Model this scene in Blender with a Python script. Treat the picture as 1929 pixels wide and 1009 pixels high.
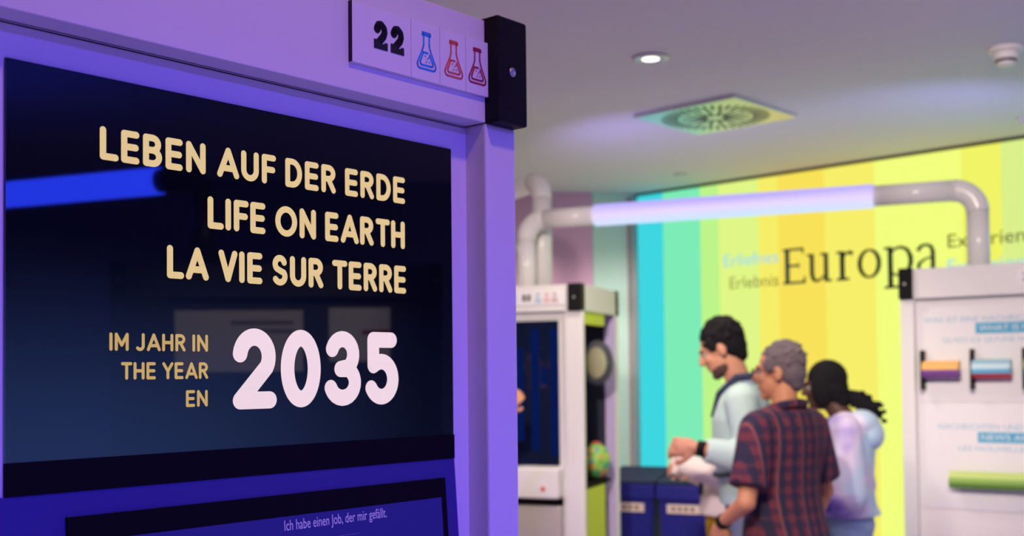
import bpy, bmesh, math, random
from mathutils import Vector, Matrix, Euler

random.seed(4)
scene = bpy.context.scene
for o in list(bpy.data.objects):
    bpy.data.objects.remove(o, do_unlink=True)
COL = scene.collection
R = math.radians
PI = math.pi

# ------------------------------------------------------------------ camera
FPX, CXP, CYP, HOR, ROLL, EYE = 2150.0, 964.5, 645.0, 708.0, -0.0105, 1.55
PITCH = math.atan((HOR - CYP) / FPX)
cam_d = bpy.data.cameras.new('camera')
cam = bpy.data.objects.new('camera', cam_d)
COL.objects.link(cam)
cam_d.sensor_fit = 'HORIZONTAL'
cam_d.sensor_width = 36.0
cam_d.lens = FPX / 1929.0 * 36.0
cam_d.shift_y = (CYP - 504.5) / 1929.0
cam_d.clip_start = 0.05
cam.matrix_world = (Matrix.Translation((0, 0, EYE)) @ Matrix.Rotation(PI / 2 + PITCH, 4, 'X')
                    @ Matrix.Rotation(ROLL, 4, 'Z'))
cam_d.dof.use_dof = True
cam_d.dof.focus_distance = 1.28
cam_d.dof.aperture_fstop = 5.6
scene.camera = cam

scene.view_settings.view_transform = 'Standard'
scene.view_settings.look = 'None'
scene.view_settings.gamma = 1.0
scene.view_settings.use_curve_mapping = False
scene.view_settings.exposure = 0.0

world = bpy.data.worlds.new('world')
scene.world = world
world.use_nodes = True
world.node_tree.nodes['Background'].inputs[0].default_value = (0.5, 0.48, 0.55, 1)
world.node_tree.nodes['Background'].inputs[1].default_value = 0.05


# ------------------------------------------------------------------ lights
def aim(o, target):
    o.rotation_euler = (Vector(target) - o.location).to_track_quat('-Z', 'Y').to_euler()


def spot(name, loc, target, color, energy, angle=70, blend=0.6, radius=0.05):
    l = bpy.data.lights.new(name, 'SPOT')
    l.color = color
    l.energy = energy
    l.spot_size = R(angle)
    l.spot_blend = blend
    l.shadow_soft_size = radius
    o = bpy.data.objects.new(name, l)
    COL.objects.link(o)
    o.location = loc
    aim(o, target)
    return o


BLUE = (0.13, 0.065, 1.0)
WARM = (1.0, 0.86, 0.74)
# blue spots added out of view, on ceiling and floor, to tint the near kiosk
spot('added_blue_spot', (2.3, -0.9, 2.92), (-0.2, 1.35, 0.55), BLUE, 270, 52, 0.95, 0.10)
spot('added_blue_spot', (1.4, -1.9, 2.92), (-0.1, 1.45, 0.5), BLUE, 150, 46, 0.95, 0.10)
spot('added_blue_floor_spot', (1.75, -0.55, 0.30), (-0.25, 1.3, 1.75), BLUE, 85, 46, 0.9, 0.10)
# warm spot added out of view to brighten the notice boards across the aisle
spot('added_fill_spot', (1.7, 1.4, 2.9), (3.32, 1.05, 1.65), WARM, 170, 42, 0.7, 0.08)
# warm ceiling downlights, some of them added to brighten the back of the hall; the fittings that the photograph shows are built further down
DOWNLIGHTS = [(0.648, 5.182), (1.239, 8.242), (3.3, 3.0), (0.25, 7.9), (-0.7, 7.6),
              (-1.6, 3.6), (-1.9, 6.6), (0.9, 3.0), (-1.5, 0.4)]
for (x, y) in DOWNLIGHTS:
    spot('downlight_lamp', (x, y, 2.93), (x, y, 0), WARM, 66, 140, 0.8, 0.06)
spot('downlight_lamp', (0.36, 0.76, 2.93), (0.36, 0.76, 0), (1.0, 0.50, 0.22), 23, 140, 0.8, 0.06)
# warm fill spots added out of view, aimed at the exhibits and visitors
spot('added_fill_spot', (0.9, 1.9, 2.9), (2.2, 5.4, 2.0), WARM, 320, 44, 0.8, 0.08)
spot('added_fill_spot', (-0.3, 2.4, 2.9), (0.3, 6.0, 1.7), WARM, 380, 40, 0.8, 0.08)
spot('added_fill_spot', (-0.1, 2.1, 2.9), (1.25, 5.1, 1.2), WARM, 230, 36, 0.8, 0.08)
# violet washes added out of view to tint the right-hand wall, floor and ceiling
spot('added_violet_wash', (5.4, -0.6, 2.9), (6.8, -1.0, 0.5), (0.25, 0.30, 1.0), 40, 110, 0.8, 0.1)
spot('added_violet_wash', (3.6, 2.6, 2.9), (3.6, 2.6, 0), (0.26, 0.30, 1.0), 190, 130, 0.8, 0.1)
spot('added_violet_wash', (-0.6, 3.9, 2.9), (-0.6, 3.9, 0), (0.62, 0.30, 1.0), 110, 130, 0.8, 0.1)
# violet uplights added unseen above the kiosk tops to tint the ceiling
spot('added_violet_uplight', (0.42, 6.42, 2.06), (1.05, 7.0, 3.0), (0.36, 0.27, 1.0), 24, 100, 0.9, 0.05)
spot('added_violet_uplight', (2.45, 5.62, 2.06), (2.25, 6.5, 3.0), (0.32, 0.30, 1.0), 22, 100, 0.9, 0.05)


# ------------------------------------------------------------------ helpers
def srgb(r, g, b):
    f = lambda c: (c / 255 / 12.92) if c / 255 <= 0.04045 else ((c / 255 + 0.055) / 1.055) ** 2.4
    return (f(r), f(g), f(b))


MATS = {}


def mat(name, col, rough=0.5, metal=0.0, noise=0.0, nscale=30.0, bump=0.0, emit=None, estr=1.0, trans=0.0, spec=0.5,
        ior=1.45):
    if name in MATS:
        return MATS[name]
    m = bpy.data.materials.new(name)
    m.use_nodes = True
    nt = m.node_tree
    b = nt.nodes['Principled BSDF']
    b.inputs['Base Color'].default_value = (*col, 1)
    b.inputs['Roughness'].default_value = rough
    b.inputs['Metallic'].default_value = metal
    b.inputs['IOR'].default_value = ior
    b.inputs['Specular IOR Level'].default_value = spec
    b.inputs['Transmission Weight'].default_value = trans
    if emit:
        b.inputs['Emission Color'].default_value = (*emit, 1)
        b.inputs['Emission Strength'].default_value = estr
    if noise or bump:
        tc = nt.nodes.new('ShaderNodeTexCoord')
        nz = nt.nodes.new('ShaderNodeTexNoise')
        nz.inputs['Scale'].default_value = nscale
        nz.inputs['Detail'].default_value = 5
        nt.links.new(tc.outputs['Object'], nz.inputs['Vector'])
        if noise:
            mp = nt.nodes.new('ShaderNodeMapRange')
            mp.inputs['To Min'].default_value = 1 - noise
            mp.inputs['To Max'].default_value = 1 + noise
            nt.links.new(nz.outputs['Fac'], mp.inputs['Value'])
            mx = nt.nodes.new('ShaderNodeMix')
            mx.data_type = 'RGBA'
            mx.blend_type = 'MULTIPLY'
            mx.inputs['Factor'].default_value = 1
            mx.inputs['A'].default_value = (*col, 1)
            nt.links.new(mp.outputs['Result'], mx.inputs['B'])
            nt.links.new(mx.outputs['Result'], b.inputs['Base Color'])
        if bump:
            bp = nt.nodes.new('ShaderNodeBump')
            bp.inputs['Strength'].default_value = bump
            bp.inputs['Distance'].default_value = 0.01
            nt.links.new(nz.outputs['Fac'], bp.inputs['Height'])
            nt.links.new(bp.outputs['Normal'], b.inputs['Normal'])
    MATS[name] = m
    return m


def emat(name, col, strength=1.0):
    if name in MATS:
        return MATS[name]
    m = bpy.data.materials.new(name)
    m.use_nodes = True
    nt = m.node_tree
    nt.nodes.remove(nt.nodes['Principled BSDF'])
    e = nt.nodes.new('ShaderNodeEmission')
    e.inputs[0].default_value = (*col, 1)
    e.inputs[1].default_value = strength
    nt.links.new(e.outputs[0], nt.nodes['Material Output'].inputs[0])
    MATS[name] = m
    return m


def obj_from_bm(name, bm, m, parent=None, smooth=False):
    me = bpy.data.meshes.new(name)
    bmesh.ops.recalc_face_normals(bm, faces=bm.faces)
    bm.to_mesh(me)
    bm.free()
    return obj_from_me(name, me, m, parent, smooth)


def obj_from_me(name, me, m, parent=None, smooth=False):
    if m:
        me.materials.clear()
        me.materials.append(m)
    if smooth:
        for p in me.polygons:
            p.use_smooth = True
    o = bpy.data.objects.new(name, me)
    COL.objects.link(o)
    if parent:
        o.parent = parent
    return o


def add_box(bm, x0, x1, y0, y1, z0, z1):
    v = [bm.verts.new((x, y, z)) for x in (x0, x1) for y in (y0, y1) for z in (z0, z1)]
    for f in ((0, 1, 3, 2), (4, 6, 7, 5), (0, 4, 5, 1), (2, 3, 7, 6), (0, 2, 6, 4), (1, 5, 7, 3)):
        bm.faces.new([v[i] for i in f])
    return v


def box(name, x0, x1, y0, y1, z0, z1, m, parent=None, bevel=0.0, segs=2):
    bm = bmesh.new()
    add_box(bm, x0, x1, y0, y1, z0, z1)
    if bevel:
        bmesh.ops.bevel(bm, geom=bm.edges[:], offset=bevel, segments=segs, affect='EDGES', profile=0.5)
    return obj_from_bm(name, bm, m, parent)


def add_loft(bm, rings, cap=True):
    """rings: lists of points, same count; closed tube."""
    vr = [[bm.verts.new(p) for p in r] for r in rings]
    n = len(vr[0])
    for a, b in zip(vr, vr[1:]):
        for i in range(n):
            bm.faces.new((a[i], a[(i + 1) % n], b[(i + 1) % n], b[i]))
    if cap:
        bm.faces.new(vr[0][::-1])
        bm.faces.new(vr[-1])


def frame_of(d):
    d = d.normalized()
    up = Vector((0, 0, 1)) if abs(d.z) < 0.95 else Vector((0, 1, 0))
    a = d.cross(up).normalized()
    return a, a.cross(d).normalized()


def add_tube(bm, pts, r, n=20, cap=True):
    pts = [Vector(p) for p in pts]
    rs = r if isinstance(r, (list, tuple)) else [r] * len(pts)
    d0 = (pts[1] - pts[0]).normalized()
    a, b = frame_of(d0)
    rings = []
    prev = d0
    for i, p in enumerate(pts):
        if i == 0:
            d = d0
        elif i == len(pts) - 1:
            d = (pts[-1] - pts[-2]).normalized()
        else:
            d = ((pts[i + 1] - pts[i]).normalized() + (pts[i] - pts[i - 1]).normalized()).normalized()
        q = prev.rotation_difference(d)
        a = q @ a
        b = q @ b
        prev = d
        rings.append([p + (a * math.cos(t) + b * math.sin(t)) * rs[i] for t in [2 * PI * k / n for k in range(n)]])
    add_loft(bm, rings, cap)


def add_capsule(bm, p0, r0, p1, r1, n=14):
    p0, p1 = Vector(p0), Vector(p1)
    d = p1 - p0
    L = d.length
    d.normalize()
    a, b = frame_of(d)
    rings = []
    for t in (-85, -60, -35, -10):
        rings.append((p0 + d * r0 * math.sin(R(t)), r0 * math.cos(R(t))))
    for t in (10, 35, 60, 85):
        rings.append((p1 + d * r1 * math.sin(R(t)), r1 * math.cos(R(t))))
    add_loft(bm, [[c + (a * math.cos(k * 2 * PI / n) + b * math.sin(k * 2 * PI / n)) * r for k in range(n)] for c, r in
                  rings])


def add_ell(bm, c, r, rot=None, n=16):
    M = (rot or Matrix.Identity(3))
    c = Vector(c)
    rings = []
    for j in range(9):
        t = R(-86 + 172 * j / 8)
        rings.append([c + M @ Vector((r[0] * math.cos(t) * math.cos(2 * PI * k / n),
                                      r[1] * math.cos(t) * math.sin(2 * PI * k / n), r[2] * math.sin(t)))
                      for k in range(n)])
    add_loft(bm, rings)


def lathe(name, prof, m, parent=None, n=32, loc=(0, 0, 0), axis='Z', smooth=True):
    bm = bmesh.new()
    rings = []
    for r, z in prof:
        rings.append([Vector((max(r, 1e-4) * math.cos(2 * PI * k / n), max(r, 1e-4) * math.sin(2 * PI * k / n), z))
                      for k in range(n)])
    add_loft(bm, rings)
    o = obj_from_bm(name, bm, m, parent, smooth)
    o.location = loc
    if axis == 'X':
        o.rotation_euler = (0, PI / 2, 0)
    if axis == 'Y':
        o.rotation_euler = (PI / 2, 0, 0)
    return o


def empty(name, loc, rz=0.0):
    o = bpy.data.objects.new(name, None)
    o.empty_display_size = 0.1
    COL.objects.link(o)
    o.location = loc
    o.rotation_euler = (0, 0, rz)
    return o


def tag(o, label=None, cat=None, group=None, kind=None):
    if label:
        o['label'] = label
    if cat:
        o['category'] = cat
    if group:
        o['group'] = group
    if kind:
        o['kind'] = kind
    return o


# pixel -> direction (camera calibration), used with the plane a thing stands on
_MW = cam.matrix_world.to_3x3()


def ray(x, y):
    return _MW @ Vector(((x - CXP) / FPX, -(y - CYP) / FPX, -1.0))


def at_depth(x, y, Y):
    r = ray(x, y)
    return Vector((0, 0, EYE)) + r * (Y / r.y)


def on_plane(x, y, p0, d, off=0.0):
    """(distance along d, height) where the pixel's ray meets the upright plane through p0 along d"""
    d = Vector((d[0], d[1], 0)).normalized()
    n = Vector((d.y, -d.x, 0))
    C = Vector((0, 0, EYE))
    r = ray(x, y)
    t = ((Vector(p0) + n * off - C).dot(n)) / r.dot(n)
    P = C + r * t
    return (P - Vector(p0)).dot(d), P.z


# ---------------------------------------------------------- stroke lettering
def arc(cx, cy, rx, ry, a0, a1, n=14):
    return [(cx + rx * math.cos(R(a0 + (a1 - a0) * i / n)), cy + ry * math.sin(R(a0 + (a1 - a0) * i / n))) for i in
            range(n + 1)]


# centre lines in a box of height 1; (width, strokes)
GL = {
    'L': (.50, [[(0, 1), (0, 0), (.50, 0)]]),
    'E': (.50, [[(.50, 1), (0, 1), (0, 0), (.50, 0)], [(0, .5), (.47, .5)]]),
    'F': (.47, [[(.47, 1), (0, 1), (0, 0)], [(0, .49), (.43, .49)]]),
    'B': (.56, [[(0, 0), (0, 1), (.28, 1)] + arc(.28, .76, .24, .24, 90, -90) + [(0, .52)],
                [(.28, .52)] + arc(.28, .26, .28, .26, 90, -90) + [(0, 0)]]),
    'N': (.64, [[(0, 0), (0, 1), (.64, 0), (.64, 1)]]),
    'A': (.80, [[(0, 0), (.40, 1), (.80, 0)], [(.14, .27), (.66, .27)]]),
    'U': (.62, [[(0, 1), (0, .33)] + arc(.31, .33, .31, .33, 180, 360) + [(.62, 1)]]),
    'D': (.64, [[(0, 0), (0, 1), (.24, 1)] + arc(.24, .5, .40, .5, 90, -90) + [(0, 0)]]),
    'R': (.56, [[(0, 0), (0, 1), (.28, 1)] + arc(.28, .75, .26, .25, 90, -90) + [(0, .5)], [(.27, .5), (.56, 0)]]),
    'I': (.0, [[(0, 0), (0, 1)]]),
    'O': (.90, [arc(.45, .5, .45, .5, 0, 360, 40)]),
    'T': (.62, [[(0, 1), (.62, 1)], [(.31, 1), (.31, 0)]]),
    'H': (.62, [[(0, 0), (0, 1)], [(.62, 0), (.62, 1)], [(0, .5), (.62, .5)]]),
    'V': (.66, [[(0, 1), (.33, 0), (.66, 1)]]),
    'S': (.54, [[(.50, .83)] + arc(.27, .75, .25, .25, 40, 230, 14) + [(.33, .46)] + arc(.27, .25, .27, .25, 40, -150, 14)]),
    'M': (.76, [[(0, 0), (0, 1), (.38, .28), (.76, 1), (.76, 0)]]),
    'J': (.40, [[(.40, 1), (.40, .25)] + arc(.17, .25, .23, .25, 0, -140, 10)]),
    'Y': (.66, [[(0, 1), (.33, .47), (.66, 1)], [(.33, .47), (.33, 0)]]),
    '2': (.62, [arc(.31, .69, .31, .31, 172, -32, 18) + [(0, 0), (.64, 0)]]),
    '0': (.62, [arc(.31, .5, .31, .5, 0, 360, 40)]),
    '3': (.58, [arc(.27, .74, .27, .26, 160, -75, 14) + [(.22, .49)], [(.22, .49)] + arc(.27, .26, .31, .26, 75, -160, 14)]),
    '5': (.58, [[(.54, 1), (.06, 1), (.06, .55)] + arc(.27, .31, .31, .31, 118, -150, 18)]),
}


def add_stroke(bm, pts, w, y=0.0, n=9, sx=1.0):
    """flat round-capped stroke in the local XZ plane, facing -Y; sx widens x (letters are laid out squeezed)"""
    h = w / 2
    q = [pts[0]]
    for p in pts[1:]:
        if math.hypot(p[0] - q[-1][0], p[1] - q[-1][1]) > 1e-5:
            q.append(p)
    pts = q
    V = lambda x, z: bm.verts.new((x, y, z))
    for a, b in zip(pts, pts[1:]):
        dx, dz = b[0] - a[0], b[1] - a[1]
        L = math.hypot(dx, dz)
        nx, nz = -dz / L * h, dx / L * h
        bm.faces.new([V(a[0] + nx, a[1] + nz), V(a[0] - nx, a[1] - nz), V(b[0] - nx, b[1] - nz), V(b[0] + nx, b[1] + nz)])
    k = 20
    for p in pts:
        bm.faces.new([V(p[0] + h * math.cos(2 * PI * i / k), p[1] + h * math.sin(2 * PI * i / k)) for i in range(k)])


def stroke_text(name, s, u0, u1, z0, z1, y, m, parent, w=0.185, gap=0.115, space=0.42):
    H = z1 - z0
    # natural layout in units of cap height
    x = 0.0
    items = []
    for ch in s:
        if ch == ' ':
            x += space - gap
            continue
        wd, st = GL[ch]
        items.append((x, wd, st))
        x += wd * (1 - w) + w + gap
        if ch in 'AVTLYF':
            x -= 0.04
    nat = x - gap + (0.04 if s[-1] in 'AVTLYF' else 0)
    k = (u1 - u0) / (nat * H)
    bm = bmesh.new()
    for x0, wd, st in items:
        for pl in st:
            pp = []
            for (px, pz) in pl:
                X = (x0 + w / 2 + px * (1 - w)) * H * k
                Z = (w / 2 + pz * (1 - w)) * H
                pp.append((u0 + X, z0 + Z))
            add_stroke(bm, pp, w * H, y)
    return obj_from_bm(name, bm, m, parent)


def type_text(name, s, u0, u1, z0, cap, y, m, parent, frame=None):
    """built-in type set flat in the local XZ plane (facing -Y), fitted between u0 and u1 with cap height cap"""
    cu = bpy.data.curves.new(name, 'FONT')
    cu.body = s
    cu.resolution_u = 3
    to = bpy.data.objects.new(name, cu)
    COL.objects.link(to)
    dg = bpy.context.evaluated_depsgraph_get()
    me = bpy.data.meshes.new_from_object(to.evaluated_get(dg))
    bpy.data.objects.remove(to, do_unlink=True)
    xs = [v.co.x for v in me.vertices]
    mn, mx = min(xs), max(xs)
    k = (u1 - u0) / (mx - mn)
    kz = cap / 0.70
    for v in me.vertices:
        v.co = (u0 + (v.co.x - mn) * k, y, z0 + v.co.y * kz)
    return obj_from_me(name, me, m, parent)


# ------------------------------------------------------------------ materials
M_WHITE = mat('white_laminate', (0.80, 0.78, 0.76), 0.42, noise=0.015, nscale=9, bump=0.01)
M_CAP = mat('black_cap_plastic', (0.010, 0.010, 0.012), 0.5, noise=0.1, nscale=60, spec=0.12)
M_BOLT = mat('steel_bolt', (0.62, 0.60, 0.60), 0.3, 0.9, noise=0.05)
M_GLASS = mat('black_screen_glass', (0.004, 0.005, 0.008), 0.02, ior=1.5, noise=0.02, nscale=4)
M_BAND = mat('matt_black_bezel', (0.006, 0.005, 0.008), 0.6, noise=0.1, nscale=50, spec=0.06)
M_DEEP = mat('deep_blue_panel', srgb(58, 52, 132), 0.3, noise=0.03, nscale=6)
M_SUBSCREEN = mat('blue_touch_screen', (0.012, 0.010, 0.06), 0.12, emit=srgb(40, 32, 150), estr=0.5)
def gmat(name, c):
    return mat(name, (0.003, 0.003, 0.004), 0.02, ior=1.5, emit=c, estr=1.0)


M_CREAM = gmat('lit_cream_print', srgb(224, 194, 144))
M_GOLD = gmat('lit_gold_print', srgb(197, 163, 104))
M_PINK = gmat('lit_pink_white_print', srgb(238, 212, 226))
M_LILAC = emat('lit_lilac_print', srgb(140, 110, 220), 1.0)
M_LILAC2 = emat('lit_dim_lilac_print', srgb(70, 56, 150), 1.0)
M_INK = mat('black_ink', (0.01, 0.009, 0.02), 0.6, noise=0.05)
M_SIGN = mat('sign_white', (0.84, 0.82, 0.82), 0.5, noise=0.01)
M_LINE = mat('sign_grey_line', (0.45, 0.43, 0.48), 0.6, noise=0.01)
M_FBLUE = mat('flask_blue', srgb(40, 150, 225), 0.6, noise=0.02)
M_FORANGE = mat('flask_orange', srgb(225, 90, 70), 0.6, noise=0.02)
M_FRED = mat('flask_red', srgb(170, 25, 60), 0.6, noise=0.02)
M_PIPE = mat('white_pipe_plastic', (0.80, 0.77, 0.76), 0.22, noise=0.01)
M_TUBE = emat('lavender_led_tube', (0.40, 0.31, 1.0), 1.0)
_nt = M_TUBE.node_tree                        # the light strip lies in the lower half of the frosted tube
_g = _nt.nodes.new('ShaderNodeNewGeometry')
_s = _nt.nodes.new('ShaderNodeSeparateXYZ')
_m = _nt.nodes.new('ShaderNodeMapRange')
_m.inputs['From Min'].default_value = -1.0
_r = _nt.nodes.new('ShaderNodeValToRGB')
for _i, (_p, _c) in enumerate([(0.08, (0.60, 0.76, 1.0)), (0.45, (0.80, 0.66, 1.0)), (0.80, (0.50, 0.42, 1.0))]):
    _e = _r.color_ramp.elements[_i] if _i < 2 else _r.color_ramp.elements.new(_p)
    _e.position = _p
    _e.color = (*_c, 1)
_nt.links.new(_g.outputs['Normal'], _s.inputs[0])
_nt.links.new(_s.outputs['Z'], _m.inputs['Value'])
_nt.links.new(_m.outputs[0], _r.inputs['Fac'])
_em = [n for n in _nt.nodes if n.type == 'EMISSION'][0]
_nt.links.new(_r.outputs['Color'], _em.inputs[0])
_em.inputs[1].default_value = 1.05
M_TUBE_BLUE = emat('blue_led_tube', (0.10, 0.24, 5.0), 3.6)
M_LIME = mat('lime_panel', srgb(205, 225, 70), 0.5, noise=0.02)
M_DARKIN = mat('dark_interior', (0.02, 0.022, 0.06), 0.5, noise=0.1)
M_NAVYSCREEN = mat('navy_display_glass', (0.006, 0.010, 0.035), 0.05, ior=1.5, noise=0.1)
M_NAVYGLOW = emat('navy_display_picture', srgb(8, 28, 88), 0.8)
M_SKIN1 = mat('skin_tan', srgb(205, 145, 112), 0.55, noise=0.06, nscale=40)
M_SKIN2 = mat('skin_warm', srgb(212, 148, 104), 0.55, noise=0.06, nscale=40)
M_SKIN3 = mat('skin_brown_shaded', srgb(88, 54, 46), 0.55, noise=0.06, nscale=40)  # brown skin, with the shade on the face darkened in
M_HAIRB = mat('black_hair', (0.010, 0.009, 0.011), 0.75, noise=0.4, nscale=120, bump=0.6, spec=0.15)
M_HAIRG = mat('grey_hair', srgb(112, 100, 100), 0.8, noise=0.35, nscale=140, bump=0.6)


# ------------------------------------------------------------------ the room
CEIL = 3.0
M_CEIL = mat('ceiling_plaster', (0.72, 0.70, 0.71), 0.85, noise=0.01, nscale=2, bump=0.02)
M_FLOOR = mat('mauve_floor', (0.46, 0.38, 0.54), 0.45, noise=0.08, nscale=3)  # mauve put in so the unseen floor's bounce tints the ceiling
M_WALLW = mat('white_wall_mint_spill', (0.60, 0.80, 0.74), 0.8, noise=0.01, nscale=3)  # cyan spill from the lit wall tinted into the white wall's colour
M_WALLM = mat('mauve_wall_paint', srgb(226, 178, 214), 0.8, noise=0.01, nscale=3)
M_WALLD = mat('dark_wall_paint', (0.05, 0.052, 0.075), 0.7, noise=0.03, nscale=3)

W0 = Vector((1.012, 9.093, 0))                 # left end of the illuminated wall
DW = Vector((0.714, -0.70, 0)).normalized()
NW = Vector((DW.y, -DW.x, 0))                  # faces the room
WLEN = 8.2
XR, XL, YB = W0.x + DW.x * WLEN, -5.0, -5.0

box('floor', XL, XR + 0.1, YB, 9.3, -0.05, 0, M_FLOOR)
box('ceiling', XL, XR + 0.1, YB, 9.9, CEIL, CEIL + 0.05, M_CEIL)
box('wall_left', XL - 0.1, XL, YB, 9.3, 0, CEIL, M_WALLD)
box('wall_rear', XL, XR + 0.1, YB - 0.1, YB, 0, CEIL, M_WALLD)
box('wall_right', XR, XR + 0.1, YB, W0.y + DW.y * WLEN + 0.1, 0, CEIL, mat('slate_wall_paint', (0.22, 0.24, 0.30), 0.7, noise=0.03, nscale=3))
wb = box('wall_back', -0.36, 0.06, 0, 0.10, 0, CEIL, M_WALLW)
wb.location = (1.0, 9.12, 0)
wb.rotation_euler = (0, 0, R(14))
box('wall_back_mauve', XL, 0.645, 9.00, 9.30, 0, CEIL, M_WALLM)
for n in ('floor', 'ceiling', 'wall_left', 'wall_rear', 'wall_right', 'wall_back', 'wall_back_mauve'):
    bpy.data.objects[n]['kind'] = 'structure'

# illuminated stripe wall: backlit fabric stripes in a dark shadow-gap frame
lw = empty('wall_illuminated', W0, math.atan2(DW.y, DW.x))
tag(lw, 'backlit wall of vertical cyan, green and yellow stripes with the word Europa', None, None, 'structure')
box('backing', -0.10, WLEN, 0.012, 0.10, 0, CEIL, mat('shadow_gap_brown', (0.10, 0.085, 0.05), 0.8, noise=0.1), lw)
box('edge_frame', -0.075, -0.012, -0.05, 0.011, 0, CEIL - 0.04, mat('grey_edge_frame', (0.42, 0.38, 0.38), 0.6, noise=0.02), lw)
edges = [0.0, 0.253, 0.604, 0.772, 1.117, 1.28, 1.651, 2.025, 2.62, 2.87, 3.45, 3.9, 4.5, 5.2, 6.0, 6.9, WLEN - 0.01]
cols = [(62, 214, 224), (126, 236, 182), (190, 245, 138), (224, 246, 134), (246, 238, 104), (248, 226, 90),
        (247, 239, 106), (242, 255, 126), (240, 244, 102), (219, 240, 138), (150, 236, 190), (90, 215, 225),
        (80, 170, 235), (110, 140, 235), (150, 130, 225), (205, 130, 200)]
for i, c in enumerate(cols):
    me_ = emat('backlit_stripe_%02d' % i, srgb(*c), 1.0)
    box('stripe', edges[i], edges[i + 1] - 0.0006, 0.0, 0.0115, 0.08, 2.974, me_, lw)

M_WTEXT = mat('dark_green_black_lettering', srgb(22, 52, 50), 0.8, noise=0.05)
M_WTEXT2 = mat('olive_lettering', srgb(120, 124, 40), 0.8, noise=0.05)
M_WTEXTB = emat('sky_blue_lettering', srgb(152, 218, 236), 1.0)


def var_stroke(bm, pts, ws, y):
    """flat stroke with its own width at each point, butt ends, round joints"""
    V = lambda x, z: bm.verts.new((x, y, z))
    for i in range(len(pts) - 1):
        a, b = pts[i], pts[i + 1]
        wa, wb_ = ws[i] / 2, ws[i + 1] / 2
        dx, dz = b[0] - a[0], b[1] - a[1]
        L = math.hypot(dx, dz) or 1e-6
        nx, nz = -dz / L, dx / L
        bm.faces.new([V(a[0] + nx * wa, a[1] + nz * wa), V(a[0] - nx * wa, a[1] - nz * wa),
                      V(b[0] - nx * wb_, b[1] - nz * wb_), V(b[0] + nx * wb_, b[1] + nz * wb_)])
        if i:
            bm.faces.new([V(a[0] + wa * math.cos(2 * PI * k / 10), a[1] + wa * math.sin(2 * PI * k / 10)) for k in range(10)])


def serif_word(parent, y, base, cap, xh, boxes, m):
    """Europa in a bracketed serif: every letter a flat print of its own on the lit wall"""
    T, t = 0.15, 0.07

    def L(name, u0, u1, strokes, hgt):
        bm = bmesh.new()
        w = u1 - u0
        for pts, ws in strokes:
            var_stroke(bm, [(u0 + p[0] * w, base + p[1] * hgt) for p in pts], [q * cap for q in ws], y)
        obj_from_bm(name, bm, m, parent)

    E_ = [([(.20, 0), (.20, 1)], [T, T]), ([(0, .975), (.92, .975)], [t, t]), ([(0, .025), (.97, .025)], [t, t]),
          ([(.2, .51), (.72, .51)], [t, t]), ([(.90, 1), (.92, .82)], [.10, .03]), ([(.95, 0), (1.0, .2)], [.12, .03]),
          ([(.72, .58), (.72, .44)], [.05, .05])]
    u_ = [([(.0, .97), (.2, .95)], [t, t]), ([(.2, 1), (.2, .3), (.24, .12), (.36, .04), (.5, .06), (.72, .22)],
                                              [T * .9, T * .9, T * .8, .08, .07, .05]),
          ([(.55, .97), (.77, .95)], [t, t]), ([(.77, 1), (.77, .0)], [T * .9, T * .9]), ([(.77, .03), (1, .03)], [t, t])]
    r_ = [([(.0, .96), (.3, .95)], [t, t]), ([(.32, 1), (.32, 0)], [T, T]), ([(0, .03), (.7, .03)], [t, t]),
          ([(.34, .70), (.5, .9), (.72, .95), (.9, .88)], [.05, .06, .09, .13])]
    o_ = [([(.5 + .42 * math.cos(R(a)), .5 + .46 * math.sin(R(a))) for a in range(0, 361, 15)],
           [.055 + .075 * abs(math.cos(R(a))) for a in range(0, 361, 15)])]
    p_ = [([(.0, .96), (.2, .95)], [t, t]), ([(.22, 1), (.22, -.36)], [T * .95, T * .95]), ([(0, -.35), (.5, -.35)], [t, t]),
          ([(.24, .78), (.42, .94), (.62, .96), (.82, .86), (.93, .62), (.93, .40), (.83, .15), (.62, .03), (.4, .05), (.24, .15)],
           [.05, .07, .08, .10, .13, .13, .10, .07, .06, .05])]
    a_ = [([(.10, .78), (.22, .92), (.45, .97), (.66, .90), (.73, .72), (.73, .1), (.82, .03), (1, .03)],
           [.12, .09, .07, .09, .12, .12, .08, .05]),
          ([(.72, .56), (.4, .5), (.14, .36), (.12, .16), (.28, .03), (.5, .08), (.72, .26)], [.05, .055, .09, .11, .07, .05, .05])]
    for (nm, b_, s_, h_) in zip(('letter',) * 6, boxes, (E_, u_, r_, o_, p_, a_), (cap, xh, xh, xh, xh, xh)):
        L(nm, b_[0], b_[1], s_, h_)


serif_word(lw, -0.0015, 2.186, 0.25, 0.20,
           [(1.315, 1.490), (1.508, 1.700), (1.735, 1.872), (1.895, 2.062), (2.085, 2.285), (2.305, 2.465)], M_WTEXT)
type_text('lettering_pale_blue', 'Erliefnes', 0.815, 1.277, 2.350, 0.090, -0.0015, M_WTEXTB, lw)
type_text('lettering_olive', 'Erlebnis', 0.862, 1.277, 2.182, 0.088, -0.0015, M_WTEXT2, lw)
type_text('lettering_olive', 'Experience', 2.522, 3.14, 2.345, 0.088, -0.0015, M_WTEXT2, lw)
type_text('lettering_pale_blue', 'Expérience', 2.518, 3.14, 2.180, 0.090, -0.0015, M_WTEXTB, lw)


# ------------------------------------------------------------------ kiosks
ZH0, ZH1 = 1.894, 2.034          # header board


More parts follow.
